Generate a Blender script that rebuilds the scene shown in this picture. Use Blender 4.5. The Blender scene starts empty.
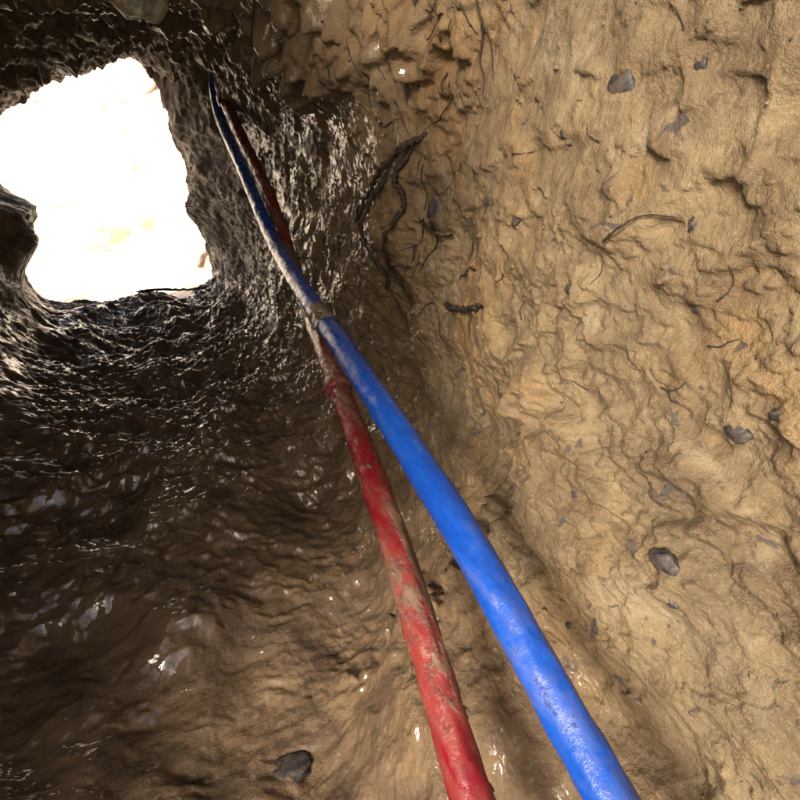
import bpy, math, random
import numpy as np
from mathutils import Vector, Matrix
random.seed(4); rng=np.random.default_rng(4)
scene=bpy.context.scene

# ---------------------------------------------------------------- noise
def _h(ix,iy,iz,seed):
    h=(ix.astype(np.uint32)*np.uint32(374761393)+iy.astype(np.uint32)*np.uint32(668265263)
       +iz.astype(np.uint32)*np.uint32(2147483647)+np.uint32((seed*974634777)&0xffffffff))
    h=(h^(h>>np.uint32(13)))*np.uint32(1274126177)
    h=(h^(h>>np.uint32(16)))*np.uint32(2246822519)
    h=h^(h>>np.uint32(15))
    return (h&np.uint32(0xffffff)).astype(np.float32)/np.float32(8388607.5)-1
def vn(x,y,z,seed=0):
    fx=np.floor(x);fy=np.floor(y);fz=np.floor(z)
    ix=fx.astype(np.int32);iy=fy.astype(np.int32);iz=fz.astype(np.int32)
    tx=(x-fx).astype(np.float32);ty=(y-fy).astype(np.float32);tz=(z-fz).astype(np.float32)
    tx=tx*tx*tx*(tx*(tx*6-15)+10);ty=ty*ty*ty*(ty*(ty*6-15)+10);tz=tz*tz*tz*(tz*(tz*6-15)+10)
    r=0
    for a in (0,1):
        wa=tx if a else 1-tx
        for b in (0,1):
            wb=ty if b else 1-ty
            for c in (0,1):
                wc=tz if c else 1-tz
                r=r+wa*wb*wc*_h(ix+a,iy+b,iz+c,seed)
    return r
def fbm(x,y,z,seed=0,o=3,g=.5):
    r=0;a=1.0
    for i in range(o):
        x,y,z=(0.8*x-0.6*y)*2.03+11.3*i,(0.6*x+0.8*y)*2.03-3.1*i+0.3*z,z*2.03+0.31*x
        r=r+a*vn(x,y,z,seed+i*7);a*=g
    return r
def ss(a,b,x):
    t=np.clip((x-a)/(b-a),0,1);return t*t*(3-2*t)

# ---------------------------------------------------------------- tunnel surface
CZ=-.25
def surface(y,th):
    y=np.asarray(y,dtype=np.float64);th=np.asarray(th,dtype=np.float64)
    xr=np.interp(y,[-.6,2.4,2.75,3.0],[.47,.48,.44,.335])
    xl=np.interp(y,[-.6,2.2,2.7,3.0],[.50,.47,.46,.45])
    zt=np.interp(y,[-.6,.3,.8,1.2,1.7,2.3,3.0],[1.1,1.0,.60,.36,.32,.38,.35])-CZ
    zb=np.interp(y,[-.6,3.0],[.77,.71])+CZ
    c=np.cos(th);s=np.sin(th)
    a=np.where(c>0,xr,xl);b=np.where(s>0,zt,zb)
    n=np.where((c>0)&(s<0),3.0,3.6)+ss(2.4,3.0,y)*2.0
    r=(np.abs(c/a)**n+np.abs(s/b)**n)**(-1/n)
    x=r*c;z=CZ+r*s
    floor=ss(.55,.85,-s)
    ceil=ss(.45,.75,s)*ss(.5,1.0,y)
    wx=fbm(x/.11,y/.11,z/.11,50,2)*.010
    wz=fbm(x/.11,y/.11,z/.11,60,2)*.010
    X=x+wx;Y=y+wz;Z=z-wx
    far=ss(.7,1.4,y)
    smear=1-.45*far
    d=.045*fbm(X/.7,Y/.7,Z/.7,1,2)
    w=1-floor
    m=fbm(X/.25,Y/.25,Z/.25,3,3)
    d+=w*.012*(1-np.abs(m)*1.4)
    m2=fbm(X/.11,Y/.13,Z/.09,9,3)
    d+=w*.0045*m2
    st=fbm(X/.16,Y/.2,Z/.12,13,4,.6)
    d+=w*(.0040*ss(-.06,.05,st)+.0030*ss(.36,.43,st)+.0030*ss(-.50,-.43,st))
    pm=ss(-.2,.6,fbm(X/.3,Y/.3,Z/.3,19,2))
    st2=fbm(X/.05,Y/.06,Z/.045,17,3,.6)
    d+=w*.0016*ss(.05,.2,st2)*(.1+pm)
    q=fbm(X/.04,Y/.04,Z/.04,21,4,.68)
    d+=(.0024-.0006*floor)*q*(.4+.6*pm)*smear
    cr=vn(X/.012,Y/.012,Z/.012,29)
    d+=w*.0030*ss(.45,.8,cr)*ss(-.1,.5,vn(X/.12,Y/.12,Z/.12,31))*smear
    rim=1-.6*ss(2.6,3.0,y)
    d+=ceil*rim*(.055*np.abs(fbm(X/.2,Y/.2,Z/.2,33,3))+.02*np.abs(fbm(X/.07,Y/.07,Z/.07,35,2)))
    f1=fbm(X/.17,(Y+.25*X)/.12,Z/.2,41,3,.55)
    f2=fbm(X/.075,(Y-.2*X)/.045,Z/.07,43,3,.5)
    d+=floor*(.013*(1-1.5*np.abs(f1))+.0070*np.abs(f2))*(.45+.70*far)
    d+=floor*.03*fbm(X/.3,Y/.35,Z/.3,47,2)
    bl=ss(.60,.50,y+.05*m2+.10*(z+.5))*ss(-.22,-.42,z+.05*m2)*ss(.2,.6,c)
    d+=.065*bl
    d+=.014*ss(.62,.45,y)*ss(-.150,-.175,z+.02*m2+.10*(y-.3))*ss(.3,.7,c)
    d+=.15*ss(2.35,2.62,y)*ss(3.02,2.80,y)*ss(-.58,-.42,z)*ss(-.14,-.28,z)*ss(-.5,-.8,c)*(1+.15*m)
    d+=.05*ss(1.0,1.3,y)*ss(1.9,1.5,y)*ss(.02,.12,z)*ss(.4,.8,c)*ss(.30,.2,z)*(.5+.5*m)
    r2=r-d
    x=r2*c;z=CZ+r2*s
    mo=ss(2.1,3.0,y)
    z=z+mo*ss(-.1,.3,z)*(x-.30)*.42
    x=x-mo*.14*(z+.45)
    wet_rimlit=np.clip(ss(.50,.85,-s+.15*m2)*.9*ss(.1,.7,y+.3*floor)+ss(.65,1.3,y+.18*m)*.75,0,1)*(1-.25*ceil)
    wet_rimlit=wet_rimlit*(1-.75*w*ss(1.9,2.6,y))  # walls and roof lightened towards the mouth: daylight spill put into the colour
    return x,y,z,np.clip(wet_rimlit,0,1),floor

NY,NT=1050,1150
t=np.linspace(0,1,NY)
k=2.6
ys=-.45+3.45*(np.sinh(k*t)/np.sinh(k)*.62+.38*t)
u=np.linspace(0,1,NT,endpoint=False)
th=2*np.pi*u-.6*np.sin(2*np.pi*u)
th=th+math.radians(-40)
Y,T=np.meshgrid(ys,th,indexing='ij')
x,y,z,wet_rimlit,flo=surface(Y.ravel(),T.ravel())
x=x.reshape(NY,NT);y=Y.copy();z=z.reshape(NY,NT);wet_rimlit=wet_rimlit.reshape(NY,NT);flo=flo.reshape(NY,NT)
ex=[];K=14
for i in range(1,K+1):
    f=i/K
    xx=x[-1]*np.where(x[-1]<0,1+f*.5,1+f*4);zz=CZ+(z[-1]-CZ)*(1+f*2.2)
    yy=np.full(NT,3.0+.10*f**.5)+.06*vn(xx/.15,zz/.15,xx*0+i*.1,71)*min(1,f*2)
    ex.append((xx,yy,zz))
x=np.vstack([x]+[e[0][None] for e in ex]);y=np.vstack([y]+[e[1][None] for e in ex]);z=np.vstack([z]+[e[2][None] for e in ex])
wet_rimlit=np.vstack([wet_rimlit]+[wet_rimlit[-1:]*.3]*K);flo=np.vstack([flo]+[flo[-1:]*0]*K)
R=x.shape[0]
co=np.stack([x,y,z],-1).reshape(-1,3).astype(np.float32)
i,j=np.meshgrid(np.arange(R-1),np.arange(NT),indexing='ij')
j2=(j+1)%NT
quads=np.stack([i*NT+j,(i+1)*NT+j,(i+1)*NT+j2,i*NT+j2],-1).reshape(-1,4)
cc=co[quads[:,0]]
nz=vn(cc[:,0]/.1,cc[:,1]/.1,cc[:,2]/.1,81)*.06
edge=np.interp(cc[:,2],[-.35,-.1],[.36,-.02])  # unseen left wall and roof cut away, shaped to let sun onto near wall
dele=((cc[:,1]<edge+nz)&(cc[:,0]<-.05)&(cc[:,2]>-.5+nz*.5))|((cc[:,1]<.6+nz)&(cc[:,0]<.28)&(cc[:,2]>.72+nz))|((cc[:,1]<.0+nz)&(cc[:,0]<.28)&(cc[:,2]>.2+nz))
quads=quads[~dele]
def mesh_np(name,co,quads,smooth=True):
    me=bpy.data.meshes.new(name)
    me.vertices.add(len(co));me.vertices.foreach_set('co',co.astype(np.float32).ravel())
    n=len(quads);k=quads.shape[1]
    me.loops.add(n*k);me.loops.foreach_set('vertex_index',quads.astype(np.int32).ravel())
    me.polygons.add(n);me.polygons.foreach_set('loop_start',np.arange(0,n*k,k,dtype=np.int32))
    me.polygons.foreach_set('use_smooth',np.full(n,smooth))
    me.update(calc_edges=True)
    ob=bpy.data.objects.new(name,me);scene.collection.objects.link(ob);return ob
tunnel=mesh_np('clay_tunnel',co,quads)
a=tunnel.data.attributes.new('wet_rimlit','FLOAT','POINT');a.data.foreach_set('value',wet_rimlit.astype(np.float32).ravel())
a=tunnel.data.attributes.new('flo','FLOAT','POINT');a.data.foreach_set('value',flo.astype(np.float32).ravel())

def solve(y0,z0,side=1):
    th=math.atan2(z0-CZ,.45*side)
    for _ in range(3):
        X,_,Z,_,_=surface(np.array([y0]),np.array([th]))
        th+= (z0-Z[0])/ .5*side
    X,_,Z,_,_=surface(np.array([y0]),np.array([th]))
    return Vector((float(X[0]),y0,float(Z[0])))
def floor_pt(x0,y0,up=False):
    th=math.atan2((.6 if up else -.5),x0)
    for _ in range(4):
        X,_,Z,_,_=surface(np.array([y0]),np.array([th]))
        th+=(x0-X[0])/.5*(-1 if up else 1)
    X,_,Z,_,_=surface(np.array([y0]),np.array([th]))
    return Vector((float(X[0]),y0,float(Z[0])))

# ---------------------------------------------------------------- materials helpers
def mat(name):
    m=bpy.data.materials.new(name);m.use_nodes=True
    nt=m.node_tree;nt.nodes.clear()
    o=nt.nodes.new('ShaderNodeOutputMaterial');b=nt.nodes.new('ShaderNodeBsdfPrincipled')
    nt.links.new(b.outputs[0],o.inputs[0]);return m,nt,b
def N(nt,t,**k):
    n=nt.nodes.new(t)
    for a,v in k.items():setattr(n,a,v)
    return n
def noise(nt,vec,scale,detail=4,rough=.6,dist=0):
    n=N(nt,'ShaderNodeTexNoise');n.inputs['Scale'].default_value=scale;n.inputs['Detail'].default_value=detail
    n.inputs['Roughness'].default_value=rough;n.inputs['Distortion'].default_value=dist
    nt.links.new(vec,n.inputs['Vector']);return n.outputs['Fac']
def rng_(nt,v,a,b,c=0,d=1):
    n=N(nt,'ShaderNodeMapRange');n.interpolation_type='SMOOTHSTEP'
    for k,q in zip(('From Min','From Max','To Min','To Max'),(a,b,c,d)):n.inputs[k].default_value=q
    nt.links.new(v,n.inputs['Value']);return n.outputs[0]
def mix(nt,f,A,B):
    n=N(nt,'ShaderNodeMix',data_type='RGBA')
    if isinstance(f,float):n.inputs[0].default_value=f
    else:nt.links.new(f,n.inputs[0])
    for s,q in ((6,A),(7,B)):
        if isinstance(q,tuple):n.inputs[s].default_value=(*q,1)
        else:nt.links.new(q,n.inputs[s])
    return n.outputs[2]
def M(nt,op,a,b):
    n=N(nt,'ShaderNodeMath',operation=op)
    for s,q in ((0,a),(1,b)):
        if isinstance(q,(int,float)):n.inputs[s].default_value=q
        else:nt.links.new(q,n.inputs[s])
    return n.outputs[0]
def bump(nt,h,dist,strength=1,prev=None):
    n=N(nt,'ShaderNodeBump');n.inputs['Distance'].default_value=dist
    if isinstance(strength,(int,float)):n.inputs['Strength'].default_value=strength
    else:nt.links.new(strength,n.inputs['Strength'])
    nt.links.new(h,n.inputs['Height'])
    if prev is not None:nt.links.new(prev,n.inputs['Normal'])
    return n.outputs[0]
def K_(c,k):return tuple(v*k for v in c)

# clay
m,nt,b=mat('clay')
P=N(nt,'ShaderNodeTexCoord').outputs['Object']
W=N(nt,'ShaderNodeAttribute',attribute_name='wet_rimlit').outputs['Fac']
FL=N(nt,'ShaderNodeAttribute',attribute_name='flo').outputs['Fac']
big=noise(nt,P,3.5,3,.6,.5);med=noise(nt,P,11,4,.65,.6);fine=noise(nt,P,34,7,.74);vf=noise(nt,P,260,2,.7)
q=.58
c=mix(nt,rng_(nt,med,.35,.65),K_((.140,.092,.044),q),K_((.235,.168,.088),q))
c=mix(nt,rng_(nt,big,.50,.68,0,.8),c,K_((.27,.155,.060),q))
c=mix(nt,rng_(nt,noise(nt,P,6,4,.6,.8),.54,.68,0,.8),c,K_((.28,.215,.13),q))
c=mix(nt,rng_(nt,big,.47,.32,0,.6),c,K_((.10,.068,.035),q))
c=mix(nt,rng_(nt,fine,.46,.30,0,.7),c,K_((.06,.037,.016),q))
c=mix(nt,rng_(nt,vf,.52,.70,0,.35),c,K_((.32,.25,.15),q))
c=mix(nt,rng_(nt,noise(nt,P,26,3,.7,.8),.62,.68,0,.85),c,K_((.055,.045,.042),q))
q=.70
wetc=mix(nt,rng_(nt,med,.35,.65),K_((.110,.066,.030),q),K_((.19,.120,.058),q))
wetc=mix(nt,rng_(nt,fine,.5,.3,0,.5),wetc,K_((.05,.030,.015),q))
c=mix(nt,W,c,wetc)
q=.88
flc=mix(nt,rng_(nt,med,.35,.65),K_((.070,.043,.022),q),K_((.15,.095,.048),q))
c=mix(nt,FL,c,flc)
nt.links.new(c,b.inputs['Base Color'])
wm=M(nt,'MAXIMUM',W,M(nt,'MULTIPLY',FL,.7))
ro=M(nt,'SUBTRACT',rng_(nt,med,.3,.7,.74,.56),M(nt,'MULTIPLY',wm,.10))
nt.links.new(ro,b.inputs['Roughness'])
b.inputs['Specular IOR Level'].default_value=.35
h=M(nt,'ADD',fine,M(nt,'MULTIPLY',vf,.12))
n1=bump(nt,h,.010,.9)
nt.links.new(n1,b.inputs['Normal'])
# film of water lying over the mud, smoother than the mud itself
sxy=N(nt,'ShaderNodeSeparateXYZ');nt.links.new(P,sxy.inputs[0])
depth=rng_(nt,sxy.outputs[1],.35,1.1,.35,1)
nt.links.new(M(nt,'MULTIPLY',M(nt,'MULTIPLY',wm,depth),rng_(nt,med,.42,.56,.08,1)),b.inputs['Coat Weight'])
b.inputs['Coat Roughness'].default_value=.09;b.inputs['Coat IOR'].default_value=1.8
mid=noise(nt,P,28,3,.5)
nt.links.new(bump(nt,mid,.005,.9),b.inputs['Coat Normal'])
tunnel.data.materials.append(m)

m2,nt,b=mat('dry_soil');P=N(nt,'ShaderNodeTexCoord').outputs['Object']
c=mix(nt,rng_(nt,noise(nt,P,3.0,5,.6,.5),.52,.69),(.86,.78,.66),(.42,.25,.16))
nt.links.new(c,b.inputs['Base Color']);b.inputs['Roughness'].default_value=.95

def stone_mat(name,A,B,r=.6,sc=40):
    m,nt,b=mat(name);P=N(nt,'ShaderNodeTexCoord').outputs['Object']
    f=noise(nt,P,sc,4,.7,.5)
    c=mix(nt,rng_(nt,f,.4,.62),A,B)
    nt.links.new(c,b.inputs['Base Color']);b.inputs['Roughness'].default_value=r
    b.inputs['Specular IOR Level'].default_value=.3
    nt.links.new(bump(nt,f,.003),b.inputs['Normal']);return m
sm_dark=stone_mat('dark_stone',(.014,.012,.013),(.045,.035,.027),.6,60)
sm_pale=stone_mat('pale_stone',(.16,.155,.12),(.34,.30,.21),.6,25)
rootm=stone_mat('root_bark',(.008,.005,.0035),(.024,.015,.010),.6,120)

def hose_mat(name,A,B,mudc,thr,yk,film_a=.3):
    m,nt,b=mat(name);P=N(nt,'ShaderNodeTexCoord').outputs['Object']
    mp=N(nt,'ShaderNodeMapping');mp.inputs['Scale'].default_value=(1.9,.20,1.9);mp.inputs['Rotation'].default_value=(.2,0,0);nt.links.new(P,mp.inputs[0])
    big=noise(nt,mp.outputs[0],14,4,.6,.3);fin=noise(nt,P,60,6,.75,.2)
    base=mix(nt,rng_(nt,big,.35,.7),A,B)
    s=M(nt,'ADD',M(nt,'MULTIPLY',big,.66),M(nt,'MULTIPLY',fin,.36))
    sx=N(nt,'ShaderNodeSeparateXYZ');nt.links.new(P,sx.inputs[0])
    s=M(nt,'ADD',s,M(nt,'MULTIPLY',rng_(nt,sx.outputs[1],.50,.95,0,yk),rng_(nt,sx.outputs[1],1.3,2.0,1,.35)))
    f=rng_(nt,s,thr,thr+.07)
    film=rng_(nt,s,thr-.12,thr+.02,0,film_a)
    mud=mix(nt,rng_(nt,fin,.35,.65),mudc,tuple(v*.5 for v in mudc))
    c=mix(nt,M(nt,'MAXIMUM',film,M(nt,'MULTIPLY',f,.9)),base,mud)
    nt.links.new(c,b.inputs['Base Color'])
    nt.links.new(M(nt,'ADD',rng_(nt,fin,.3,.7,.18,.36),M(nt,'MULTIPLY',f,.3)),b.inputs['Roughness'])
    nt.links.new(bump(nt,M(nt,'ADD',f,M(nt,'MULTIPLY',fin,.8)),.0018,.8),b.inputs['Normal']);return m
blue=hose_mat('blue_plastic',(.003,.031,.19),(.005,.052,.28),(.15,.11,.066),.62,.07,.25)
red=hose_mat('red_plastic',(.11,.003,.008),(.17,.006,.013),(.14,.088,.05),.545,.05,.35)

# ---------------------------------------------------------------- hoses
def catmull(pts,n=40):
    P=[Vector(p) for p in pts];P=[2*P[0]-P[1]]+P+[2*P[-1]-P[-2]];o=[]
    for i in range(1,len(P)-2):
        for k in range(n):
            t=k/n;a,b,c,d=P[i-1:i+3]
            o.append(.5*((2*b)+(c-a)*t+(2*a-5*b+4*c-d)*t*t+(3*b-a-3*c+d)*t**3))
    o.append(P[-2]);return o
def tube(name,path,rad,mt,seg=28,lump=.04,flat=1.0,seed=0):
    L=[0]
    for p,q in zip(path,path[1:]):L.append(L[-1]+(q-p).length)
    L=np.array(L);A=np.array(path)
    n=max(14,int(L[-1]/.005))
    s=np.linspace(0,L[-1],n);C=np.stack([np.interp(s,L,A[:,k]) for k in range(3)],-1)
    if n>60:
        for _ in range(60):C[1:-1]=.5*C[1:-1]+.25*(C[:-2]+C[2:])
    T=np.gradient(C,axis=0);T/=np.linalg.norm(T,axis=1)[:,None]
    up=np.array([0,0,1.0])
    S=np.cross(T,up);S/=np.linalg.norm(S,axis=1)[:,None]+1e-9
    U=np.cross(S,T)
    a=np.linspace(0,2*np.pi,seg,endpoint=False)
    rr=rad(s/L[-1]) if callable(rad) else np.full(n,rad)
    ca=np.cos(a)[None];sa=np.sin(a)[None]
    q=1+lump*fbm(np.repeat(ca,n,0)*1.3+seed,np.repeat(sa,n,0)*1.3,np.repeat((s/.06)[:,None],seg,1),5+seed,2)
    q=q*rr[:,None]
    co=C[:,None,:]+S[:,None,:]*(ca*q)[...,None]+U[:,None,:]*(sa*q*flat)[...,None]
    i,j=np.meshgrid(np.arange(n-1),np.arange(seg),indexing='ij');j2=(j+1)%seg
    f=np.stack([i*seg+j,i*seg+j2,(i+1)*seg+j2,(i+1)*seg+j],-1).reshape(-1,4)
    ob=mesh_np(name,co.reshape(-1,3),f);ob.data.materials.append(mt);return ob,C
bp=[(.240,-.9,-.70),(.245,-.40,-.62),(.248,-.10,-.53),(.249,.165,-.446),(.253,.427,-.359),(.276,.807,-.31),(.306,1.18,-.288),(.349,1.61,-.245),(.374,2.05,-.10),(.376,2.40,.06),(.385,2.48,.190),(.42,2.54,.29),(.47,2.6,.4)]
bh,BC=tube('blue_hose',catmull(bp),.0190,blue,32,.06,1,1)
rp=[(.11,-.9,-.70),(.14,-.3,-.68),(.164,.02,-.60),(.185,.248,-.53),(.209,.42,-.459),(.240,.60,-.428),(.264,.761,-.405),(.305,1.03,-.372),(.374,1.45,-.335),(.398,1.80,-.165),(.396,2.12,-.01),(.392,2.40,.15),(.43,2.53,.28),(.49,2.65,.40)]
rh,RC=tube('red_hose',catmull(rp),.0186,red,32,.09,1,2)
def along(C,yv):
    k=int(np.argmin(np.abs(C[:,1]-yv)));return Vector(C[k]),Vector(C[k+1]-C[k]).normalized()
for nm,yv,rr in (('coupling',.86,.0225),('end_coupling',2.34,.026)):
    p,d=along(RC,yv)
    o,_=tube(nm,[p-d*.022,p+d*.022],(lambda q,rr=rr:rr*(1-.25*np.abs(2*q-1)**6)),red,24,.08,1,6);o.parent=rh
p,d=along(RC,.84)
o,_=tube('clip_lug',[p+Vector((-.015,0,.004)),p+Vector((-.030,-.006,.008))],(lambda q:.006*(1-.3*q)),red,12,.05,1,8);o.parent=rh
p,d=along(BC,.95)
tapem=hose_mat('muddy_tape',(.05,.045,.05),(.07,.07,.09),(.19,.14,.085),.50,.02)
o,_=tube('tape_wrap',[p-d*.045,p+d*.045],(lambda q:.0218*(1-.10*np.abs(2*q-1)**8+.02*np.sin(q*23))),tapem,28,.08,1,4);o.parent=bh
# ---------------------------------------------------------------- roots / sticks
def root(pts3,r0,r1):
    path=catmull(pts3,8)
    jit=[p+Vector((random.uniform(-1,1),random.uniform(-1,1),random.uniform(-1,1)))*r0*.5 for p in path]
    A=np.array(jit);n=len(A);T=np.gradient(A,axis=0);T/=np.linalg.norm(T,axis=1)[:,None]+1e-9
    S=np.cross(T,[.3,.2,.9]);S/=np.linalg.norm(S,axis=1)[:,None]+1e-9;U=np.cross(S,T)
    seg=7;a=np.linspace(0,2*np.pi,seg,endpoint=False);rr=np.linspace(r0,r1,n)*rng.uniform(.8,1.25,n)
    rr[0]*=.2;rr[-1]*=.2
    c=A[:,None,:]+rr[:,None,None]*(S[:,None,:]*np.cos(a)[None,:,None]+U[:,None,:]*np.sin(a)[None,:,None])
    i,j=np.meshgrid(np.arange(n-1),np.arange(seg),indexing='ij');j2=(j+1)%seg
    f=np.stack([i*seg+j,i*seg+j2,(i+1)*seg+j2,(i+1)*seg+j],-1).reshape(-1,4)
    return c.reshape(-1,3),f
def join(name,parts,mt):
    cs=[];fs=[];o=0
    for c,f in parts:cs.append(c);fs.append(f+o);o+=len(c)
    ob=mesh_np(name,np.vstack(cs),np.vstack(fs));ob.data.materials.append(mt);return ob
def wp(y,z,off=.004):
    p=solve(y,z);p.x-=off;return p
parts=[]
main=[[(.93,.00),(.98,-.02),(1.04,-.06),(1.09,-.10),(1.13,-.15),(1.18,-.20),(1.16,-.24)],
      [(.98,-.02),(1.0,-.07),(.99,-.12),(1.02,-.18),(1.05,-.24),(1.04,-.29)],
      [(1.04,-.06),(1.08,-.13),(1.10,-.19),(1.08,-.26),(1.11,-.31)],
      [(.99,-.12),(.93,-.15),(.88,-.16),(.84,-.15)],
      [(1.13,-.15),(1.19,-.14),(1.25,-.18)]]
for k,pl in enumerate(main):
    q=[wp(a,bb,.012) for a,bb in pl];q[0].x+=.02
    parts.append(root(q,.0060 if k<3 else .0032,.0018))
for k in range(70):
    a=random.uniform(.72,1.5);bb=random.uniform(-.34,.22);pl=[(a,bb)];an=random.uniform(-2.6,-.4)
    for q in range(random.randint(2,5)):
        an+=random.uniform(-.7,.7);a+=math.cos(an)*.025;bb+=math.sin(an)*.025;pl.append((a,bb))
    parts.append(root([wp(a_,b_,.001+random.random()*.005) for a_,b_ in pl],random.uniform(.0008,.0019),.0004))
for k in range(14):
    a=random.uniform(.3,.7);bb=random.uniform(-.4,.1);pl=[(a,bb)];an=random.uniform(0,6.3)
    for q in range(3):
        an+=random.uniform(-.6,.6);a+=math.cos(an)*.012;bb+=math.sin(an)*.012;pl.append((a,bb))
    parts.append(root([wp(a_,b_,.001+random.random()*.002) for a_,b_ in pl],.0008,.0003))
join('plant_roots',parts,rootm)
join('dead_stick',[root([wp(.86,-.272,.010),wp(.80,-.262,.016),wp(.75,-.25,.014),wp(.70,-.232,.010),wp(.675,-.222,.004)],.0055,.0022)],rootm)
join('twig',[root([wp(.44,-.098,.006),wp(.42,-.082,.008),wp(.40,-.068,.006),wp(.37,-.066,.004)],.0013,.0006)],rootm)

# ---------------------------------------------------------------- stones
import bmesh
def rock(center,size,seed,squash=(1,1,1),sub=4):
    bm=bmesh.new();bmesh.ops.create_icosphere(bm,subdivisions=sub,radius=1)
    c=np.array([v.co for v in bm.verts]);f=np.array([[v.index for v in p.verts] for p in bm.faces]);bm.free()
    d=1+.30*fbm(c[:,0]*.9+seed*3.1,c[:,1]*.9,c[:,2]*.9,seed,3)
    c=c*d[:,None]
    r=np.random.default_rng(seed)
    for _ in range(9):
        n=r.normal(size=3);n/=np.linalg.norm(n);h=r.uniform(.6,.85);q=c@n-h
        c=c-np.outer(np.maximum(q,0)*.9,n)
    return c*np.array(squash)*size+np.array(center),f
st=[(.477,.04,.016),(.485,-.156,.010),(.358,-.076,.009),(.27,-.23,.013),(.28,-.37,.017),(.262,-.40,.007),(.236,-.20,.009),(.37,-.48,.008),(.60,-.66,.02),(.34,-.14,.005),(.35,-.50,.006),(.45,-.53,.010),(.92,-.126,.028),(.41,-.37,.006),(.33,-.33,.005),(.55,.0,.006),(.30,-.05,.005),(.52,-.30,.007),(.62,-.10,.008),(.24,-.02,.006),(.39,.05,.007)]
parts=[]
for k,(a,bb,s) in enumerate(st):
    p=solve(a,bb);parts.append(rock((p.x+s*.30,p.y,p.z),s*1.15,k+3,(.40,1,random.uniform(.6,1.1)),3))
for k in range(60):
    a=random.uniform(.15,1.3);bb=random.uniform(-.6,.2);s=random.uniform(.0015,.004)
    p=solve(a,bb);parts.append(rock((p.x+s*.3,p.y,p.z),s,k+40,(.7,1,.8),2))
join('embedded_stones',parts,sm_dark)
clay=bpy.data.materials['clay']
parts=[]
for k in range(180):
    a=random.uniform(.12,1.2);bb=random.uniform(-.6,.2);s=random.uniform(.0015,.0045)
    p=solve(a,bb);parts.append(rock((p.x,p.y,p.z),s,k+140,(.8,1,.8),2))
join('clay_crumbs',parts,clay)
def clods(name,C,lst,par,rad):
    parts=[]
    for k,(yy,s,off) in enumerate(lst):
        p,d=along(C,yy);o=Vector(off).normalized()*rad
        parts.append(rock(tuple(p+o),s,500+k+int(yy*100),(.8,1.5,.7),3))
    ob=join(name,parts,clay);ob.parent=par
clods('mud_clods',BC,[(.93,.013,(-.6,-.2,.8)),(.955,.011,(-.9,-.2,.4)),(.97,.011,(0,-.3,1)),(.72,.005,(-1,0,.2)),(.56,.004,(0,-.2,1)),(.33,.003,(-1,0,.3)),(.27,.0025,(0,-.3,1))],bh,.016)
clods('mud_clods',RC,[(.31,.006,(1,-.2,.3)),(.255,.005,(1,-.3,.2)),(.36,.004,(-.5,0,1)),(.45,.005,(-.8,0,.6)),(.62,.006,(-.3,-.2,1)),(.70,.006,(-1,0,.4)),(.80,.008,(-.4,-.2,1)),(.27,.003,(-.2,-.2,1))],rh,.0165)
p=floor_pt(.06,.52);c,f=rock((p.x,p.y,p.z-.008),.045,7,(1,.75,.25),4);join('flat_rock',[(c,f)],sm_dark)
p=floor_pt(.10,1.49,True);c,f=rock((.10,1.50,p.z-.005),.07,12,(1,.8,.55),5);join('roof_rock',[(c,f)],sm_pale)
c,f=rock((.385,1.27,.235),.038,15,(1,1,.9),4);join('roof_rock',[(c,f)],sm_pale)
parts=[]
for k in range(16):
    xx=random.uniform(-.4,.30);yy=random.uniform(1.5,2.8);p=floor_pt(xx,yy,True);s=random.uniform(.015,.045)
    parts.append(rock((p.x,p.y,p.z+s*.3),s,k+300,(1,1,.7),3))
join('roof_stones',parts,stone_mat('roof_stone',(.07,.055,.045),(.2,.16,.11),.5,30))
join('mouth_stick',[root([Vector((-.02,2.9,-.67)),Vector((.08,2.88,-.665)),Vector((.2,2.85,-.67)),Vector((.3,2.8,-.655))],.007,.004)],rootm)

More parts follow.
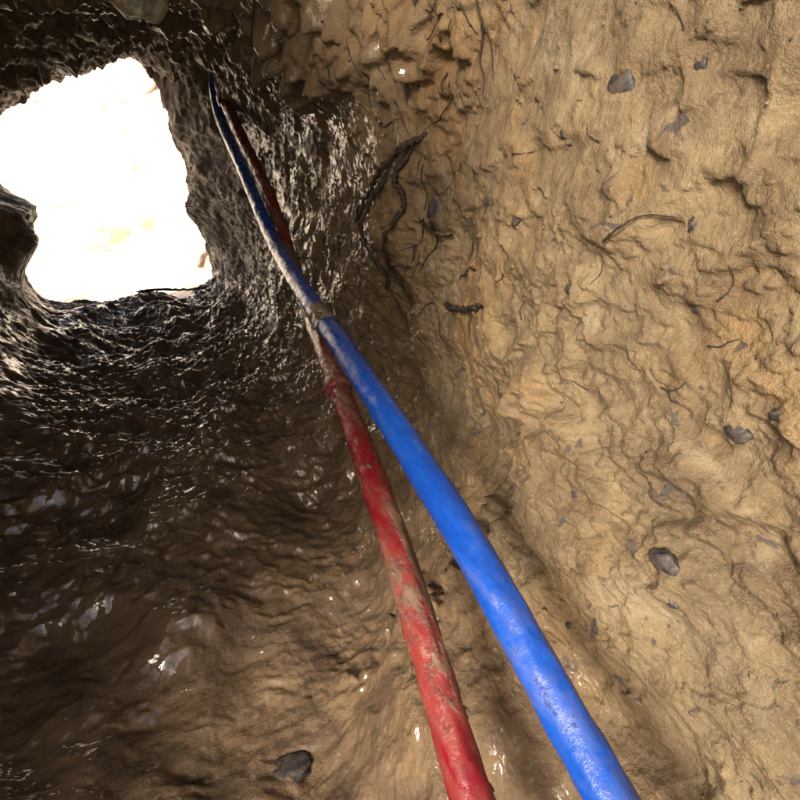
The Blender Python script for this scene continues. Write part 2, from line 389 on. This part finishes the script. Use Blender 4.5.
# ---------------------------------------------------------------- outside
g=np.concatenate([-np.geomspace(300,3,14),np.linspace(-2.5,2.5,60),np.geomspace(3,300,14)])
GX,GY=np.meshgrid(g,g+3,indexing='ij')
GZ=-.90+.03*fbm(GX/.8,GY/.8,GX*0,3,3)
n=len(g);i,j=np.meshgrid(np.arange(n-1),np.arange(n-1),indexing='ij')
gq=np.stack([i*n+j,(i+1)*n+j,(i+1)*n+j+1,i*n+j+1],-1).reshape(-1,4)
gr=mesh_np('ground',np.stack([GX,GY,GZ],-1).reshape(-1,3),gq);gr.data.materials.append(m2)
uu=np.linspace(-1,1,260);vv=np.linspace(0,1,160)
U_,V_=np.meshgrid(uu,vv,indexing='ij')
bx=U_*4.0;by=4.1-.35*bx+V_*2.4;bz=-.93+2.0*V_
nn=.16*fbm(bx/.8,by/.8,bz/.8,5,4);by=by+nn;bz=bz+nn*.5
n0,n1_=U_.shape;i,j=np.meshgrid(np.arange(n0-1),np.arange(n1_-1),indexing='ij')
bq=np.stack([i*n1_+j,(i+1)*n1_+j,(i+1)*n1_+j+1,i*n1_+j+1],-1).reshape(-1,4)
bk=mesh_np('earth_bank',np.stack([bx,by,bz],-1).reshape(-1,3),bq);bk.data.materials.append(m2)

# ---------------------------------------------------------------- light
d=Vector((.70,.55,-.45)).normalized()
sd=-d
sun=bpy.data.lights.new('sun','SUN');sun.energy=9;sun.angle=math.radians(14);sun.color=(1,.92,.80)
so=bpy.data.objects.new('sun',sun);scene.collection.objects.link(so)
so.rotation_euler=d.to_track_quat('-Z','Y').to_euler()
w=bpy.data.worlds.new('World');scene.world=w;w.use_nodes=True
nt=w.node_tree;bg=nt.nodes['Background'];sky=nt.nodes.new('ShaderNodeTexSky');sky.sky_type='NISHITA';sky.sun_disc=False
sky.sun_elevation=math.asin(sd.z);sky.sun_rotation=math.atan2(sd.x,sd.y);sky.air_density=.5;sky.dust_density=9;sky.ozone_density=0
nt.links.new(sky.outputs[0],bg.inputs[0]);bg.inputs[1].default_value=.30

# ---------------------------------------------------------------- camera
cam=bpy.data.cameras.new('camera');cam.sensor_width=36;cam.lens=36*571/800;cam.clip_start=.02;cam.clip_end=1000
cob=bpy.data.objects.new('camera',cam);scene.collection.objects.link(cob)
F=Vector((.379,.823,-.423)).normalized()
cob.rotation_euler=F.to_track_quat('-Z','Y').to_euler()
scene.camera=cob
scene.view_settings.view_transform='Standard';scene.view_settings.look='None';scene.view_settings.exposure=0
